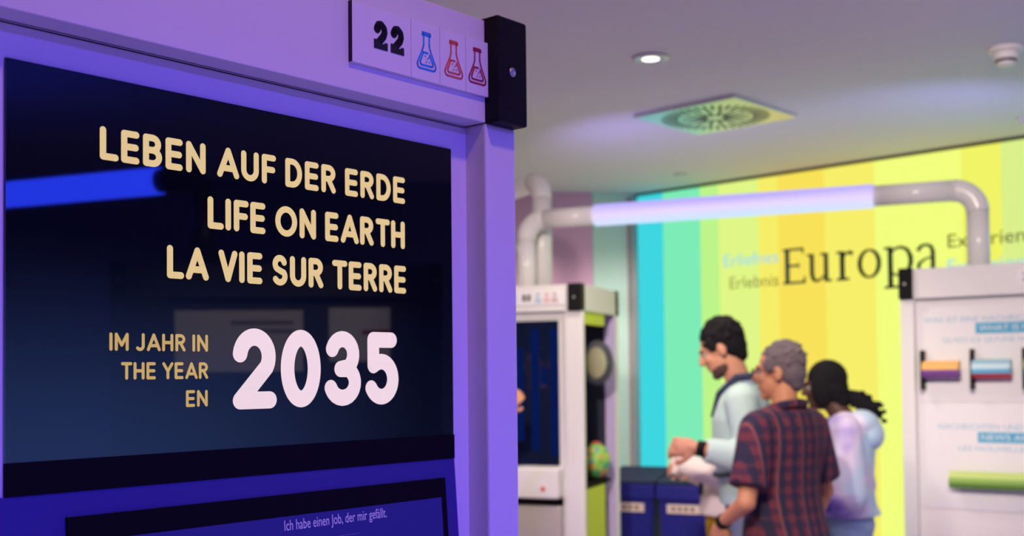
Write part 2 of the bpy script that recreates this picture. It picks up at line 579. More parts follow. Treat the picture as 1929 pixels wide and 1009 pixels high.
def flask(bm, cx, z0, h, w, lw_, y):
    """outline of a conical flask: neck, lip, body and the filled inner shape"""
    P = lambda x, z: (cx + x * w, z0 + z * h)
    add_stroke(bm, [P(-.20, .97), P(.20, .97), P(.22, .91), P(-.22, .91), P(-.20, .97)], lw_, y)
    add_stroke(bm, [P(-.15, .90), P(-.15, .64), P(-.22, .50), P(-.47, .17), P(-.50, .10), P(-.46, .03), P(-.38, 0), P(.38, 0),
                    P(.46, .03), P(.50, .10), P(.47, .17), P(.22, .50), P(.15, .64), P(.15, .90)], lw_, y)
    add_stroke(bm, [P(.06, .44), P(-.17, .44), P(-.34, .18), P(-.33, .12), P(-.28, .10), P(.28, .10), P(.33, .12), P(.34, .18),
                    P(.17, .40)], lw_, y)
    for (x, z) in ((-.08, .34), (.05, .28), (.14, .2), (-.02, .19), (.12, .33)):
        add_stroke(bm, [P(x, z), P(x + .01, z + .012)], lw_ * .7, y)


def sign_plate(parent, u0, u1, z0, z1, y, number=True):
    """white plate with a number and three flasks; a plain group of prints on one board"""
    p = box('sign_plate', u0, u1, y, 0.0, z0, z1, M_SIGN, parent)
    box('plate_edge', u0 - 0.0012, u0, y - 0.0002, 0.0, z0, z1, M_INK, p)
    H = z1 - z0
    k = H / 0.074
    yy = y - 0.0004
    bm = bmesh.new()
    for cx in (0.0465, 0.0745):
        x0, zb = u0 + cx * k - .0115 * k, z0 + 0.0235 * k
        S = lambda x, z: (x0 + x * .023 * k, zb + z * .036 * k)
        add_stroke(bm, [S(.24, .68), S(.27, .72)], 0.0108 * k, yy)
        add_stroke(bm, [S(.24, .72), S(.34, .83), S(.55, .86), S(.74, .76), S(.78, .63), S(.70, .48), S(.45, .30), S(.22, .15)],
                   0.0098 * k, yy)
        V = lambda x, z: bm.verts.new((S(x, z)[0], yy - 0.0001, S(x, z)[1]))
        bm.faces.new([V(0, 0), V(1, 0), V(1, .27), V(.78, .27), V(.74, .21), V(.5, .21), V(.30, .32), V(0, .32)])
    obj_from_bm('number_22', bm, M_INK, p)
    for i, (cx, m) in enumerate(((0.126, M_FBLUE), (0.1765, M_FORANGE), (0.2225, M_FRED))):
        bm = bmesh.new()
        flask(bm, u0 + cx * k, z0 + 0.0145 * k, 0.0485 * k, 0.0335 * k, 0.0026 * k, yy)
        obj_from_bm('flask_icon', bm, m, p)
    for cx in (0.0985, 0.1505, 0.1995):
        box('divider_line', u0 + cx * k - .0002 * k, u0 + cx * k + .0002 * k, yy, y, z0, z1, M_LINE, p)
    return p


def kiosk(name, label, loc, rz, W, pw, D, capw, group='exhibition kiosks', M_WHITE=M_WHITE, pd=None, pr=None):
    """white framed kiosk: local x along the front (0 = inner edge of the right post), y into the kiosk"""
    k = empty(name, loc, rz)
    tag(k, label, 'kiosk', group)
    x0, x1 = -W - pw, pw
    for (a, b) in ((x0, -W), (0, pw)):
        for (c, d) in ((0, pd or pw), (D - (pr or pw), D)):
            box('post', a, b, c, d, 0.0, ZH0, M_WHITE, k, 0.003)
    fh = box('front_header', x0 + capw, x1 - capw, 0.0, 0.036, ZH0, ZH1, M_WHITE, k, 0.0012)
    box('back_header', x0 + capw, x1 - capw, D - 0.036, D, ZH0, ZH1, M_WHITE, k, 0.0012)
    for (a, b) in ((x0, x0 + 0.036), (x1 - 0.036, x1)):
        box('side_header', a, b, capw * .6, D - capw * .6, ZH0, ZH1, M_WHITE, k, 0.0012)
    box('top_panel', x0 + 0.037, x1 - 0.037, 0.037, D - 0.037, ZH0 + 0.004, ZH1 - 0.01, M_WHITE, k)
    for (a, b) in ((x0, x0 + capw), (x1 - capw, x1)):
        for s in (0, 1):
            y0, y1 = (-0.024, 0.045) if s == 0 else (D - 0.045, D + 0.024)
            c = box('corner_cap', a, b, y0, y1, ZH0 - 0.001, ZH1 + 0.004, M_CAP, k, 0.004, 3)
            yb = y0 if s == 0 else y1
            o = lathe('bolt', [(0.0001, 0), (0.0065, 0.0), (0.0062, 0.0015), (0.0040, 0.0022), (0.0034, 0.0010), (0.0001, 0.0010)],
                      M_BOLT, c, 20, ((a + b) / 2 - 0.002, yb, (ZH0 + ZH1) / 2), 'Y')
            if s:
                o.rotation_euler = (-PI / 2, 0, 0)
    return k


def back_fill(k, W, y, m=M_WHITE, z0=0.03):
    return box('inset_panel', -W, 0, y, y + 0.03, z0, ZH0, m, k)


# ---- the near kiosk with the year 2035
A1 = math.atan2(0.757, 0.6534)
k1 = kiosk('exhibit_kiosk', 'large white kiosk in the foreground with black screen reading 2035 under violet light',
           (-0.033, 1.54, 0), A1, 0.675, 0.062, 0.62, 0.062)
back_fill(k1, 0.675, 0.037)
M_SHADOWLINE = M_INK
box('joint_line', -0.675, -0.0015, 0.0362, 0.037, 1.8915, 1.8925, M_INK, k1)
sign_plate(k1, -0.2425, 0.0, 1.928, 2.0015, -0.0055)
M_SCREENGLOW = mat('black_screen_painted_glow', (0.003, 0.004, 0.006), 0.02, ior=1.5)  # navy glow painted into the emission, strongest at the lower left
_nt = M_SCREENGLOW.node_tree
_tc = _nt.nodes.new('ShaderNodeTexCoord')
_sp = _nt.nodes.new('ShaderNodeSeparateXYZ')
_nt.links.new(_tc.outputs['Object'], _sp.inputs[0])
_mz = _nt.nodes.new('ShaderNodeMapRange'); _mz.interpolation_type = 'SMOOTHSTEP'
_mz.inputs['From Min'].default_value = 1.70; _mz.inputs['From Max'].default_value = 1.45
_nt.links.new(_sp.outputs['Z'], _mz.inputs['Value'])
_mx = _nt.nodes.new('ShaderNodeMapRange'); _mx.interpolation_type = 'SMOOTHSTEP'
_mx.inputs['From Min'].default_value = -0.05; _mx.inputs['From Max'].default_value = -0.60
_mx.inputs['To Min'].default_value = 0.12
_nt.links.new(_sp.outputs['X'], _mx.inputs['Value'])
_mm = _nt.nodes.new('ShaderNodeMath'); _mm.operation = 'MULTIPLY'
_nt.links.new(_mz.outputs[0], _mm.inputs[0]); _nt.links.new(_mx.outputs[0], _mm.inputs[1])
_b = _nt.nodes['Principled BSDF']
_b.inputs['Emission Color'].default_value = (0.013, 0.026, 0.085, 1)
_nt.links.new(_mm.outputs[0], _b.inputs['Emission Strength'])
scr = box('upper_screen', -0.6422, -0.0335, 0.033, 0.037, 1.473, 1.8575, M_SCREENGLOW, k1)
yt = 0.0326
stroke_text('headline_german', 'LEBEN AUF DER ERDE', -0.5465, -0.1205, 1.7735, 1.8075, yt, M_CREAM, scr, 0.208)
stroke_text('headline_english', 'LIFE ON EARTH', -0.419, -0.1215, 1.7150, 1.7505, yt, M_CREAM, scr, 0.208)
stroke_text('headline_french', 'LA VIE SUR TERRE', -0.4695, -0.120, 1.6575, 1.6930, yt, M_CREAM, scr, 0.208)
stroke_text('caption_german', 'IM JAHR IN', -0.536, -0.419, 1.5800, 1.5985, yt, M_GOLD, scr, 0.185)
stroke_text('caption_english', 'THE YEAR', -0.523, -0.419, 1.5505, 1.5685, yt, M_GOLD, scr, 0.185)
stroke_text('caption_french', 'EN', -0.447, -0.4195, 1.5205, 1.5385, yt, M_GOLD, scr, 0.185)
stroke_text('year_2035', '2035', -0.386, -0.1355, 1.5160, 1.6070, yt, M_PINK, scr, 0.215, 0.115)
box('screen_bezel', -0.6422, -0.0330, 0.0315, 0.037, 1.441, 1.4728, M_BAND, k1)
# lower station: slightly leaning blue board with a touch screen let into it
low = box('lower_board', -0.6745, -0.0325, -0.006, 0.006, -0.40, 0.0, M_DEEP, k1)
low.location = (0, 0.039, 1.4405)
low.rotation_euler = (R(-4.0), 0, 0)
bz = box('touch_screen_bezel', -0.5835, -0.056, -0.0100, -0.0061, -0.36, -0.0245, M_BAND, low)
ts = box('touch_screen', -0.5735, -0.066, -0.0106, -0.0101, -0.345, -0.0495, M_SUBSCREEN, low)
yt2 = -0.0111
type_text('touch_screen_caption', 'Ich habe einen Job, der mir gefällt.', -0.3235, -0.1650, -0.0655, 0.0120, yt2, M_LILAC, low)
box('caption_rule', -0.285, -0.210, yt2, -0.01065, -0.0805, -0.0800, M_LILAC2, low)
box('lower_front_panel', -0.6745, -0.0005, 0.020, 0.036, 0.05, 1.02, M_WHITE, k1)

# ---- middle kiosk, behind the near one
d2 = Vector((0.93, -0.367, 0)).normalized()
A2 = math.atan2(d2.y, d2.x)
C2 = Vector((0.375, 6.02, 0))
PW2 = 0.10
k2 = kiosk('exhibit_kiosk', 'white kiosk half hidden behind the near kiosk, with dark screen, clear dome and lime side',
           C2 - d2 * PW2, A2, 0.70, PW2, 0.66, 0.078, pd=0.030, pr=0.045)
back_fill(k2, 0.70, 0.037)
sign_plate(k2, -0.275, 0.010, 1.928, 2.0015, -0.0055)
scr2 = box('display', -0.60, -0.048, 0.030, 0.037, 1.070, 1.845, M_NAVYSCREEN, k2)
for (a, b, c, d) in ((-0.095, -0.052, 1.12, 1.80), (-0.205, -0.160, 1.15, 1.80), (-0.150, -0.115, 1.50, 1.60), (-0.33, -0.25, 1.2, 1.7),
                     (-0.50, -0.40, 1.25, 1.75)):
    box('display_picture', a, b, 0.0296, 0.0300, c, d, M_NAVYGLOW, scr2)
pb = box('device_box', -0.45, -0.030, -0.055, 0.036, 0.900, 1.062, mat('device_white', (0.85, 0.83, 0.78), 0.3, noise=0.01), k2, 0.012, 3)
lathe('red_button', [(0.0001, 0), (0.013, 0), (0.011, 0.006), (0.0001, 0.008)], mat('red_button', (0.75, 0.05, 0.04), 0.4, noise=0.05), pb, 20,
      (-0.115, -0.055, 0.952), 'Y')
box('device_slot', -0.45, -0.030, 0.0, 0.036, 0.865, 0.898, M_BAND, k2)
box('drawer_front', -0.50, -0.028, -0.030, 0.036, 0.30, 0.858, mat('brushed_silver', (0.62, 0.56, 0.50), 0.45, 0.3, noise=0.08, nscale=12), k2, 0.01)
# open right-hand side
xs = PW2
box('side_back_panel', xs - 0.33, xs - 0.30, 0.07, 0.60, 0.03, ZH0, M_DARKIN, k2)
box('side_lime_strip', xs - 0.045, xs - 0.010, 0.031, 0.42, 1.825, ZH0, M_LIME, k2)
box('side_lime_board', xs - 0.045, xs - 0.010, 0.031, 0.40, 0.03, 0.945, M_LIME, k2)
box('side_inner_board', xs - 0.29, xs - 0.0625, 0.600, 0.6145, 0.03, ZH0, M_DARKIN, k2)
box('rear_post_inner_face', xs - 0.062, xs - 0.006, 0.590, 0.6145, 0.03, ZH0, mat('lavender_lit_white', srgb(196, 180, 226), 0.5, noise=0.02), k2)  # white post face; the lavender light on it is painted into the colour
box('side_shelf', xs - 0.29, xs - 0.008, 0.071, 0.50, 0.950, 0.972, M_BAND, k2)
# ---- right kiosk with news boards
d3 = Vector((0.81, -0.587, 0)).normalized()
A3 = math.atan2(d3.y, d3.x)
C3 = Vector((1.84, 5.40, 0))
PW3, W3 = 0.062, 1.05
k3 = kiosk('exhibit_kiosk', 'white news kiosk at the right with blue headings and coloured rollers',
           C3 + d3 * (PW3 + W3), A3, W3, PW3, 0.62, 0.062)
X3 = -W3 - PW3                    # local x of its left corner
box('inset_frame', -W3, 0, 0.040, 0.060, 0.03, ZH0, M_WHITE, k3)
M_BOARD = mat('board_white', (0.82, 0.80, 0.80), 0.5, noise=0.01)
M_BOARD2 = mat('board_cream', (0.84, 0.79, 0.76), 0.5, noise=0.01)
M_TEAL = mat('heading_blue', srgb(80, 172, 206), 0.6, noise=0.02)
M_PALEBLUE = mat('heading_pale_blue', srgb(150, 196, 214), 0.6, noise=0.02)
UB0, UB1 = X3 + 0.065, -0.03
b1 = box('news_board', UB0, UB1, 0.034, 0.0398, 1.410, 1.873, M_BOARD, k3, 0.001)
b2 = box('news_board', UB0, UB1, 0.034, 0.0398, 0.914, 1.404, M_BOARD, k3, 0.001)
b3 = box('news_board', UB0, UB1, 0.034, 0.0398, 0.30, 0.908, M_BOARD2, k3, 0.001)
yb = 0.0335
type_text('heading', 'WAS IST EINE NACHRICHT?', X3 + 0.100, X3 + 0.605, 1.779, 0.024, yb, M_PALEBLUE, b1)
hb = box('heading_bar', X3 + 0.330, X3 + 0.68, yb, 0.034, 1.722, 1.772, M_TEAL, b1)
type_text('heading', 'WHAT IS NEWS?', X3 + 0.345, X3 + 0.66, 1.735, 0.026, yb - 0.0005, M_BOARD, b1)
type_text('heading', "QU'EST-CE QU'UNE NOUVELLE?", X3 + 0.180, X3 + 0.70, 1.684, 0.022, yb, M_PALEBLUE, b1)
type_text('heading', 'NACHRICHTEN UND ICH', X3 + 0.155, X3 + 0.60, 1.283, 0.026, yb, M_PALEBLUE, b2)
box('heading_bar', X3 + 0.330, X3 + 0.68, yb, 0.034, 1.224, 1.272, M_TEAL, b2)
type_text('heading', 'NEWS AND ME', X3 + 0.345, X3 + 0.66, 1.236, 0.026, yb - 0.0005, M_BOARD, b2)
type_text('heading', 'LES NOUVELLES ET MOI', X3 + 0.244, X3 + 0.70, 1.186, 0.022, yb, M_PALEBLUE, b2)


def roller(parent, xa, xb, z, r, colours, plate=True):
    """rotating prism roller in front of a board: black end plate, coloured faces"""
    if plate:
        box('roller_plate', xa - 0.011, xa, -0.022, 0.034, z - 0.092, z + 0.092, M_CAP, parent, 0.002)
    h = 2 * r / len(colours)
    for i, c in enumerate(colours):
        m = mat('roller_%d_%d_%d' % c, srgb(*c), 0.4, noise=0.02)
        bm = bmesh.new()
        n = 8
        a0, a1 = math.acos(1 - 2 * i / len(colours)), math.acos(max(-1, 1 - 2 * (i + 1) / len(colours)))
        prof = [(-math.sin(a0 + (a1 - a0) * t / n) * r, math.cos(a0 + (a1 - a0) * t / n) * r) for t in range(n + 1)]
        prof += [(0.2 * r, prof[-1][1]), (0.2 * r, prof[0][1])]
        add_loft(bm, [[(x, 0.000 + p[0], z + p[1]) for p in prof] for x in (xa, xb)])
        obj_from_bm('roller_face', bm, m, parent)


roller(b1, X3 + 0.104, X3 + 0.268, 1.558, 0.042, [(240, 180, 100), (130, 80, 150)])
roller(b1, X3 + 0.326, X3 + 0.490, 1.560, 0.044, [(150, 190, 205), (196, 222, 228), (110, 185, 215), (196, 40, 60)])
roller(b1, X3 + 0.548, X3 + 0.712, 1.560, 0.044, [(190, 215, 120), (60, 120, 160)])
roller(b1, X3 + 0.770, X3 + 0.934, 1.560, 0.044, [(240, 200, 110), (190, 70, 90)])
roller(b2, X3 + 0.216, X3 + 0.95, 1.054, 0.040, [(190, 212, 120), (150, 190, 90), (112, 168, 62)], False)
box('number_plate', X3 + 0.520, X3 + 0.78, -0.0055, 0, 1.928, 2.0015, M_SIGN, k3)
type_text('number', '2', X3 + 0.545, X3 + 0.567, 1.950, 0.036, -0.006, M_INK, k3)

# ---- two more kiosks across the aisle, seen as a reflection in the near screen
k4 = kiosk('exhibit_kiosk', 'dark kiosk with notice boards across the aisle, mirrored in the near screen',
           (3.30, 0.50, 0), -PI / 2, 1.25, 0.062, 0.62, 0.062, M_WHITE=M_DARKIN)
box('inset_frame', -1.25, 0, 0.040, 0.060, 0.03, ZH0, M_DARKIN, k4)
nb = box('notice_board', -0.72, -0.19, 0.032, 0.0398, 1.58, 1.84, M_BOARD2, k4)
M_PRINT = mat('grey_print', (0.30, 0.28, 0.27), 0.7, noise=0.2, nscale=60)
box('print_line', -0.68, -0.42, 0.0315, 0.032, 1.778, 1.796, M_PRINT, nb)
box('print_line', -0.68, -0.50, 0.0315, 0.032, 1.742, 1.760, M_PRINT, nb)
nb2 = box('notice_board', -1.09, -0.83, 0.032, 0.0398, 1.62, 1.85, M_BOARD, k4)
box('notice_bar', -1.09, -0.97, 0.0315, 0.032, 1.735, 1.755, M_FRED, nb2)
k5 = kiosk('exhibit_kiosk', 'dark kiosk at the far end of the blue tube arch across the aisle',
           (4.45, -2.15, 0), -PI / 2, 0.95, 0.062, 0.62, 0.062, M_WHITE=M_DARKIN)
box('inset_frame', -0.95, 0, 0.040, 0.060, 0.03, ZH0, M_DARKIN, k5)


# ------------------------------------------------------------------ pipes and LED tubes
def elbow(p, a, b, r, n=10):
    """quarter bend that starts at p along a and leaves along b"""
    p, a, b = Vector(p), Vector(a).normalized(), Vector(b).normalized()
    c = p + b * r
    return [c - b * r * math.cos(PI / 2 * i / n) + a * r * math.sin(PI / 2 * i / n) for i in range(n + 1)]


def arch(name, label, pa, pb, z, ta, tb, mt, rp=0.052, rt=0.060, zbase=ZH1 - 0.010, M_PIPE=M_PIPE):
    """pipe arch between two kiosk tops; ta..tb are the fractions where the glowing tube runs"""
    pa, pb = Vector((pa[0], pa[1], 0)), Vector((pb[0], pb[1], 0))
    root = empty(name, (pa.x, pa.y, zbase))
    tag(root, label, 'lamp', 'glowing pipe arches')
    d = (pb - pa).normalized()
    L = (pb - pa).length
    re = 0.11
    o = Vector((pa.x, pa.y, zbase))
    P = lambda s: Vector((pa.x, pa.y, z)) + d * s - o
    up = Vector((0, 0, 1))

    def part(nm, pts, r, m):
        bm = bmesh.new()
        add_tube(bm, pts, r, 28)
        return obj_from_bm(nm, bm, m, root, True)

    for (base, dirv, s_end) in ((pa, d, ta * L), (pb, -d, L - tb * L)):
        b0 = base - o
        b0.z = 0.0006
        e0 = Vector((b0.x, b0.y, z - re - o.z))
        el = elbow(e0, up, dirv, re)
        part('upright_pipe', [b0, e0], rp, M_PIPE)
        part('elbow', el, rp * 1.04, M_PIPE)
        part('pipe_sleeve', [el[-1], el[-1] + dirv * max(0.02, s_end - re)], rp, M_PIPE)
        lathe('pipe_flange', [(0.0001, 0), (rp * 1.35, 0), (rp * 1.35, 0.008), (rp * 1.05, 0.010), (0.0001, 0.010)], M_PIPE, root, 28,
              (b0.x, b0.y, 0.0004))
    part('glowing_tube', [P(ta * L), P(tb * L)], rt, mt)
    return root


arch('pipe_arch', 'white pipe arch with glowing lavender tube between the middle and right kiosks',
     (0.088, 6.45), (2.262, 5.508), 2.432, 0.176, 0.797, M_TUBE)
arch('pipe_arch', 'dark pipe arch with blue tube over the kiosks across the aisle',
     (3.418, 0.80), (4.72, -1.42), 2.42, 0.09, 0.90, M_TUBE_BLUE, M_PIPE=M_DARKIN)
# second, taller pipe on the middle kiosk, bending away to the left
rt_ = empty('bent_pipe', (0.182, 6.60, ZH1 - 0.010))
tag(rt_, 'taller white pipe on the middle kiosk bending away to the left', 'pipe')
e0 = Vector((0, 0, 2.575 - ZH1 + 0.01))
dv = Vector((-0.42, 0.91, 0)).normalized()
for nm, pts, r in (('upright_pipe', [(0, 0, 0.0006), e0], 0.055), ('elbow', elbow(e0, (0, 0, 1), dv, 0.11), 0.057),
                   ('pipe_run', [elbow(e0, (0, 0, 1), dv, 0.11)[-1], elbow(e0, (0, 0, 1), dv, 0.11)[-1] + dv * 2.2], 0.055)):
    bm = bmesh.new()
    add_tube(bm, pts, r, 28)
    obj_from_bm(nm, bm, M_PIPE, rt_, True)


# ------------------------------------------------------------------ things in the middle kiosk's side
def k2pt(x, y, z):
    i2 = Vector((-d2.y, d2.x, 0))
    return C2 - d2 * PW2 + d2 * x + i2 * y + Vector((0, 0, z))


dome = empty('display_dome', k2pt(PW2 - 0.03, 0.355, 1.62), A2)
tag(dome, 'clear round dome with pale yellow filling in the middle kiosk side', 'dome')
mg = mat('clear_dome_plastic', (0.97, 0.95, 1.0), 0.04, trans=0.93, ior=1.06)
bm = bmesh.new()
add_ell(bm, (0, 0, 0), (0.088, 0.088, 0.125), n=28)
obj_from_bm('clear_shell', bm, mg, dome, True)
bm = bmesh.new()
add_ell(bm, (-0.012, 0, 0.0), (0.056, 0.056, 0.085), n=20)
obj_from_bm('yellow_filling', bm, mat('pale_yellow_filling', srgb(250, 244, 170), 0.6, noise=0.15, nscale=25, bump=0.5), dome, True)
box('dome_bracket', -0.268, -0.080, -0.02, 0.02, -0.02, 0.02, M_CAP, dome)
ball = empty('patchwork_ball', k2pt(PW2 - 0.05, 0.37, 0.974), A2)
tag(ball, 'green and yellow patchwork ball on the shelf in the middle kiosk side', 'ball')
bm = bmesh.new()
add_ell(bm, (0, 0, 0.100), (0.078, 0.078, 0.100), n=28)
pm = bpy.data.materials.new('patchwork_print')
pm.use_nodes = True
nt = pm.node_tree
tcn = nt.nodes.new('ShaderNodeTexCoord')
vor = nt.nodes.new('ShaderNodeTexVoronoi')
vor.inputs['Scale'].default_value = 34
rmp = nt.nodes.new('ShaderNodeValToRGB')
rmp.color_ramp.interpolation = 'CONSTANT'
for i, c in enumerate([(120, 180, 70), (200, 200, 70), (90, 170, 110), (215, 140, 70), (150, 200, 90), (80, 150, 170)]):
    e = rmp.color_ramp.elements[0] if i == 0 else rmp.color_ramp.elements.new(i / 6)
    e.position = i / 6
    e.color = (*srgb(*c), 1)
nt.links.new(tcn.outputs['Object'], vor.inputs['Vector'])
nt.links.new(vor.outputs['Color'], rmp.inputs['Fac'])
nt.links.new(rmp.outputs['Color'], nt.nodes['Principled BSDF'].inputs['Base Color'])
obj_from_bm('ball_skin', bm, pm, ball, True)
lathe('red_cap', [(0.0001, 0), (0.03, 0), (0.028, 0.006), (0.0001, 0.012)], mat('ball_red', (0.7, 0.12, 0.08), 0.5, noise=0.05), ball, 20, (0, 0, 0.196))


# ------------------------------------------------------------------ ceiling fittings
def downlight(x, y, lit, label, s=1.0):
    r = empty('downlight', (x, y, CEIL - 0.0006))
    tag(r, label, 'light', 'recessed ceiling downlights')
    lathe('trim_ring', [(0.060 * s, -0.001), (0.085 * s, -0.001), (0.085 * s, -0.006), (0.070 * s, -0.011), (0.060 * s, -0.008)],
          mat('satin_trim', (0.62, 0.60, 0.62), 0.35, 0.4, noise=0.02), r, 32)
    lathe('lamp_face', [(0.0001, -0.002), (0.0595 * s, -0.002), (0.0595 * s, -0.007), (0.0001, -0.010)],
          emat('warm_lamp_face', (1.0, 0.84, 0.70), 3.0) if lit else mat('dim_lamp_face', (0.75, 0.73, 0.7), 0.4, noise=0.02), r, 32)


downlight(0.648, 5.182, True, 'round lit downlight recessed in the ceiling in front of the square vent')
downlight(1.239, 8.242, False, 'small unlit downlight in the ceiling beyond the air vent', 0.6)

vent = empty('ceiling_vent', (1.148, 6.334, CEIL - 0.0006), R(-43))
tag(vent, 'square white ceiling vent with radial slots', 'vent')
S = 0.325
box('vent_plate', -S, S, -S, S, -0.022, 0.0, mat('vent_satin_metal', (0.74, 0.74, 0.72), 0.33, 0.65, noise=0.01), vent, 0.003)
bm = bmesh.new()
add_box(bm, 0.050, 0.19, -0.0085, 0.0085, -0.0232, -0.0221)
sa = bpy.data.meshes.new('slot')
bm.to_mesh(sa)
bm.free()
sa.materials.append(mat('slot_dark', (0.012, 0.02, 0.015), 0.8, noise=0.1))
bm = bmesh.new()
add_box(bm, 0.205, 0.300, -0.0080, 0.0080, -0.0232, -0.0221)
sb = bpy.data.meshes.new('slot')
bm.to_mesh(sb)
bm.free()
sb.materials.append(MATS['slot_dark'])
for i in range(16):
    o = bpy.data.objects.new('slot', sa)
    COL.objects.link(o)
    o.parent = vent
    o.rotation_euler = (0, 0, 2 * PI * i / 16 + R(43))
for i in range(40):
    o = bpy.data.objects.new('slot', sb)
    COL.objects.link(o)
    o.parent = vent
    o.rotation_euler = (0, 0, 2 * PI * (i + .5) / 40 + R(43))

dt = empty('smoke_detector', (2.232, 5.09, CEIL - 0.0006))
tag(dt, 'white round smoke detector on the ceiling at the right edge', 'detector')
lathe('base_plate', [(0.0001, 0), (0.078, 0), (0.076, -0.016), (0.062, -0.020), (0.0001, -0.020)], mat('detector_white', (0.8, 0.76, 0.74), 0.4, noise=0.01), dt)
lathe('detector_body', [(0.0001, -0.0202), (0.056, -0.0202), (0.054, -0.050), (0.048, -0.055), (0.0001, -0.055)], MATS['detector_white'], dt)
lathe('dark_band', [(0.0001, -0.0552), (0.046, -0.0552), (0.044, -0.066), (0.0001, -0.066)], M_CAP, dt)
lathe('detector_cap', [(0.0001, -0.0662), (0.045, -0.0662), (0.036, -0.078), (0.0001, -0.082)], MATS['detector_white'], dt)
sp = empty('sprinkler', (2.945, 6.52, CEIL - 0.0006))
tag(sp, 'small pale ceiling sprinkler at the right edge near the bright wall', 'sprinkler')
lathe('sprinkler_rose', [(0.0001, 0), (0.035, 0), (0.032, -0.006), (0.012, -0.010), (0.010, -0.028), (0.018, -0.030), (0.0001, -0.034)], MATS['detector_white'], sp)


# ------------------------------------------------------------------ blue bins
M_BIN = mat('bin_blue', srgb(20, 22, 128), 0.5, noise=0.04, nscale=20)
M_BINTOP = mat('bin_lid_dark', srgb(12, 20, 58), 0.6, noise=0.05, spec=0.15)
M_LABEL = mat('bin_label', srgb(222, 200, 190), 0.6, noise=0.03)


def bin_(loc, rz, label):
    r = empty('recycling_bin', (loc[0], loc[1], 0), rz)
    tag(r, label, 'bin', 'blue recycling bins')
    w, dp, h = 0.165, 0.21, 0.86
    bm = bmesh.new()
    sec = lambda kx, z: [(-w * kx, -dp * kx, z), (w * kx, -dp * kx, z), (w * kx, dp * kx, z), (-w * kx, dp * kx, z)]
    add_loft(bm, [sec(.80, 0.0), sec(.84, .10), sec(.96, h - .10), sec(.97, h - .08)])
    bmesh.ops.bevel(bm, geom=[e for e in bm.edges], offset=0.012, segments=2, affect='EDGES')
    bd = obj_from_bm('bin_body', bm, M_BIN, r)
    box('bin_rim', -w * 1.06, w * 1.06, -dp * 1.06, dp * 1.06, h - 0.085, h + 0.012, M_BIN, r, 0.012)
    bm = bmesh.new()
    add_loft(bm, [[(-w * 1.05, -dp * 1.04, h + .0125), (w * 1.05, -dp * 1.04, h + .0125), (w * 1.05, dp * 1.04, h + .0125), (-w * 1.05, dp * 1.04, h + .0125)],
                  [(-w * 1.05, -dp * 1.04, h + .022), (w * 1.05, -dp * 1.04, h + .022), (w * 1.05, dp * 1.04, h + .085), (-w * 1.05, dp * 1.04, h + .085)]])
    obj_from_bm('bin_lid', bm, M_BINTOP, r)
    lb = box('bin_label', -0.105, 0.105, -dp * .97 - 0.004, -dp * .97 + 0.004, h - 0.165, h - 0.110, M_LABEL, r)
    for i in range(4):
        box('label_mark', -0.075 + i * 0.04, -0.053 + i * 0.04, -dp * .97 - 0.0046, -dp * .97 - 0.0041, h - 0.150, h - 0.125,
            mat('label_ink', srgb(120, 96, 100), 0.7, noise=0.05), lb)
    return r


bin_((0.80, 7.37), R(-24), 'blue recycling bin beside the middle kiosk, left of the pair')
bin_((1.125, 7.215), R(-24), 'blue recycling bin nearest the man in the pale shirt')
# ------------------------------------------------------------------ people
def fuse(name, bm, m, parent, voxel=0.007, smooth=4):
    """join overlapping closed shapes into one continuous skin"""
    me = bpy.data.meshes.new(name)
    bmesh.ops.recalc_face_normals(bm, faces=bm.faces)
    bm.to_mesh(me)
    bm.free()
    t = bpy.data.objects.new(name, me)
    COL.objects.link(t)
    rm = t.modifiers.new('r', 'REMESH')
    rm.mode = 'VOXEL'
    rm.voxel_size = voxel
    sm = t.modifiers.new('s', 'SMOOTH')
    sm.factor = 0.5
    sm.iterations = smooth
    dg = bpy.context.evaluated_depsgraph_get()
    out = bpy.data.meshes.new_from_object(t.evaluated_get(dg))
    bpy.data.objects.remove(t, do_unlink=True)
    bpy.data.meshes.remove(me)
    out.name = name
    return obj_from_me(name, out, m, parent, True)


TORSO = [(.84, .150, .105, -.005), (.93, .168, .118, -.012), (1.03, .152, .108, 0), (1.12, .148, .105, .008), (1.22, .160, .112, .008),
         (1.32, .176, .112, 0), (1.40, .170, .095, -.012), (1.455, .110, .075, -.018), (1.49, .064, .060, -.012)]


def torso(bm, z0=0.0, z1=9.0, inf=0.0, rings=TORSO, lean=0.0, flare=0.0):
    rr = []
    for (z, rx, ry, y) in rings:
        if z0 <= z <= z1:
            f = inf + flare * max(0.0, (1.25 - z))
            yo = y + lean * max(0.0, z - 0.95)
            rr.append([(math.cos(2 * PI * k / 24) * (rx + f), yo + math.sin(2 * PI * k / 24) * (ry + f), z) for k in range(24)])
    add_loft(bm, rr)


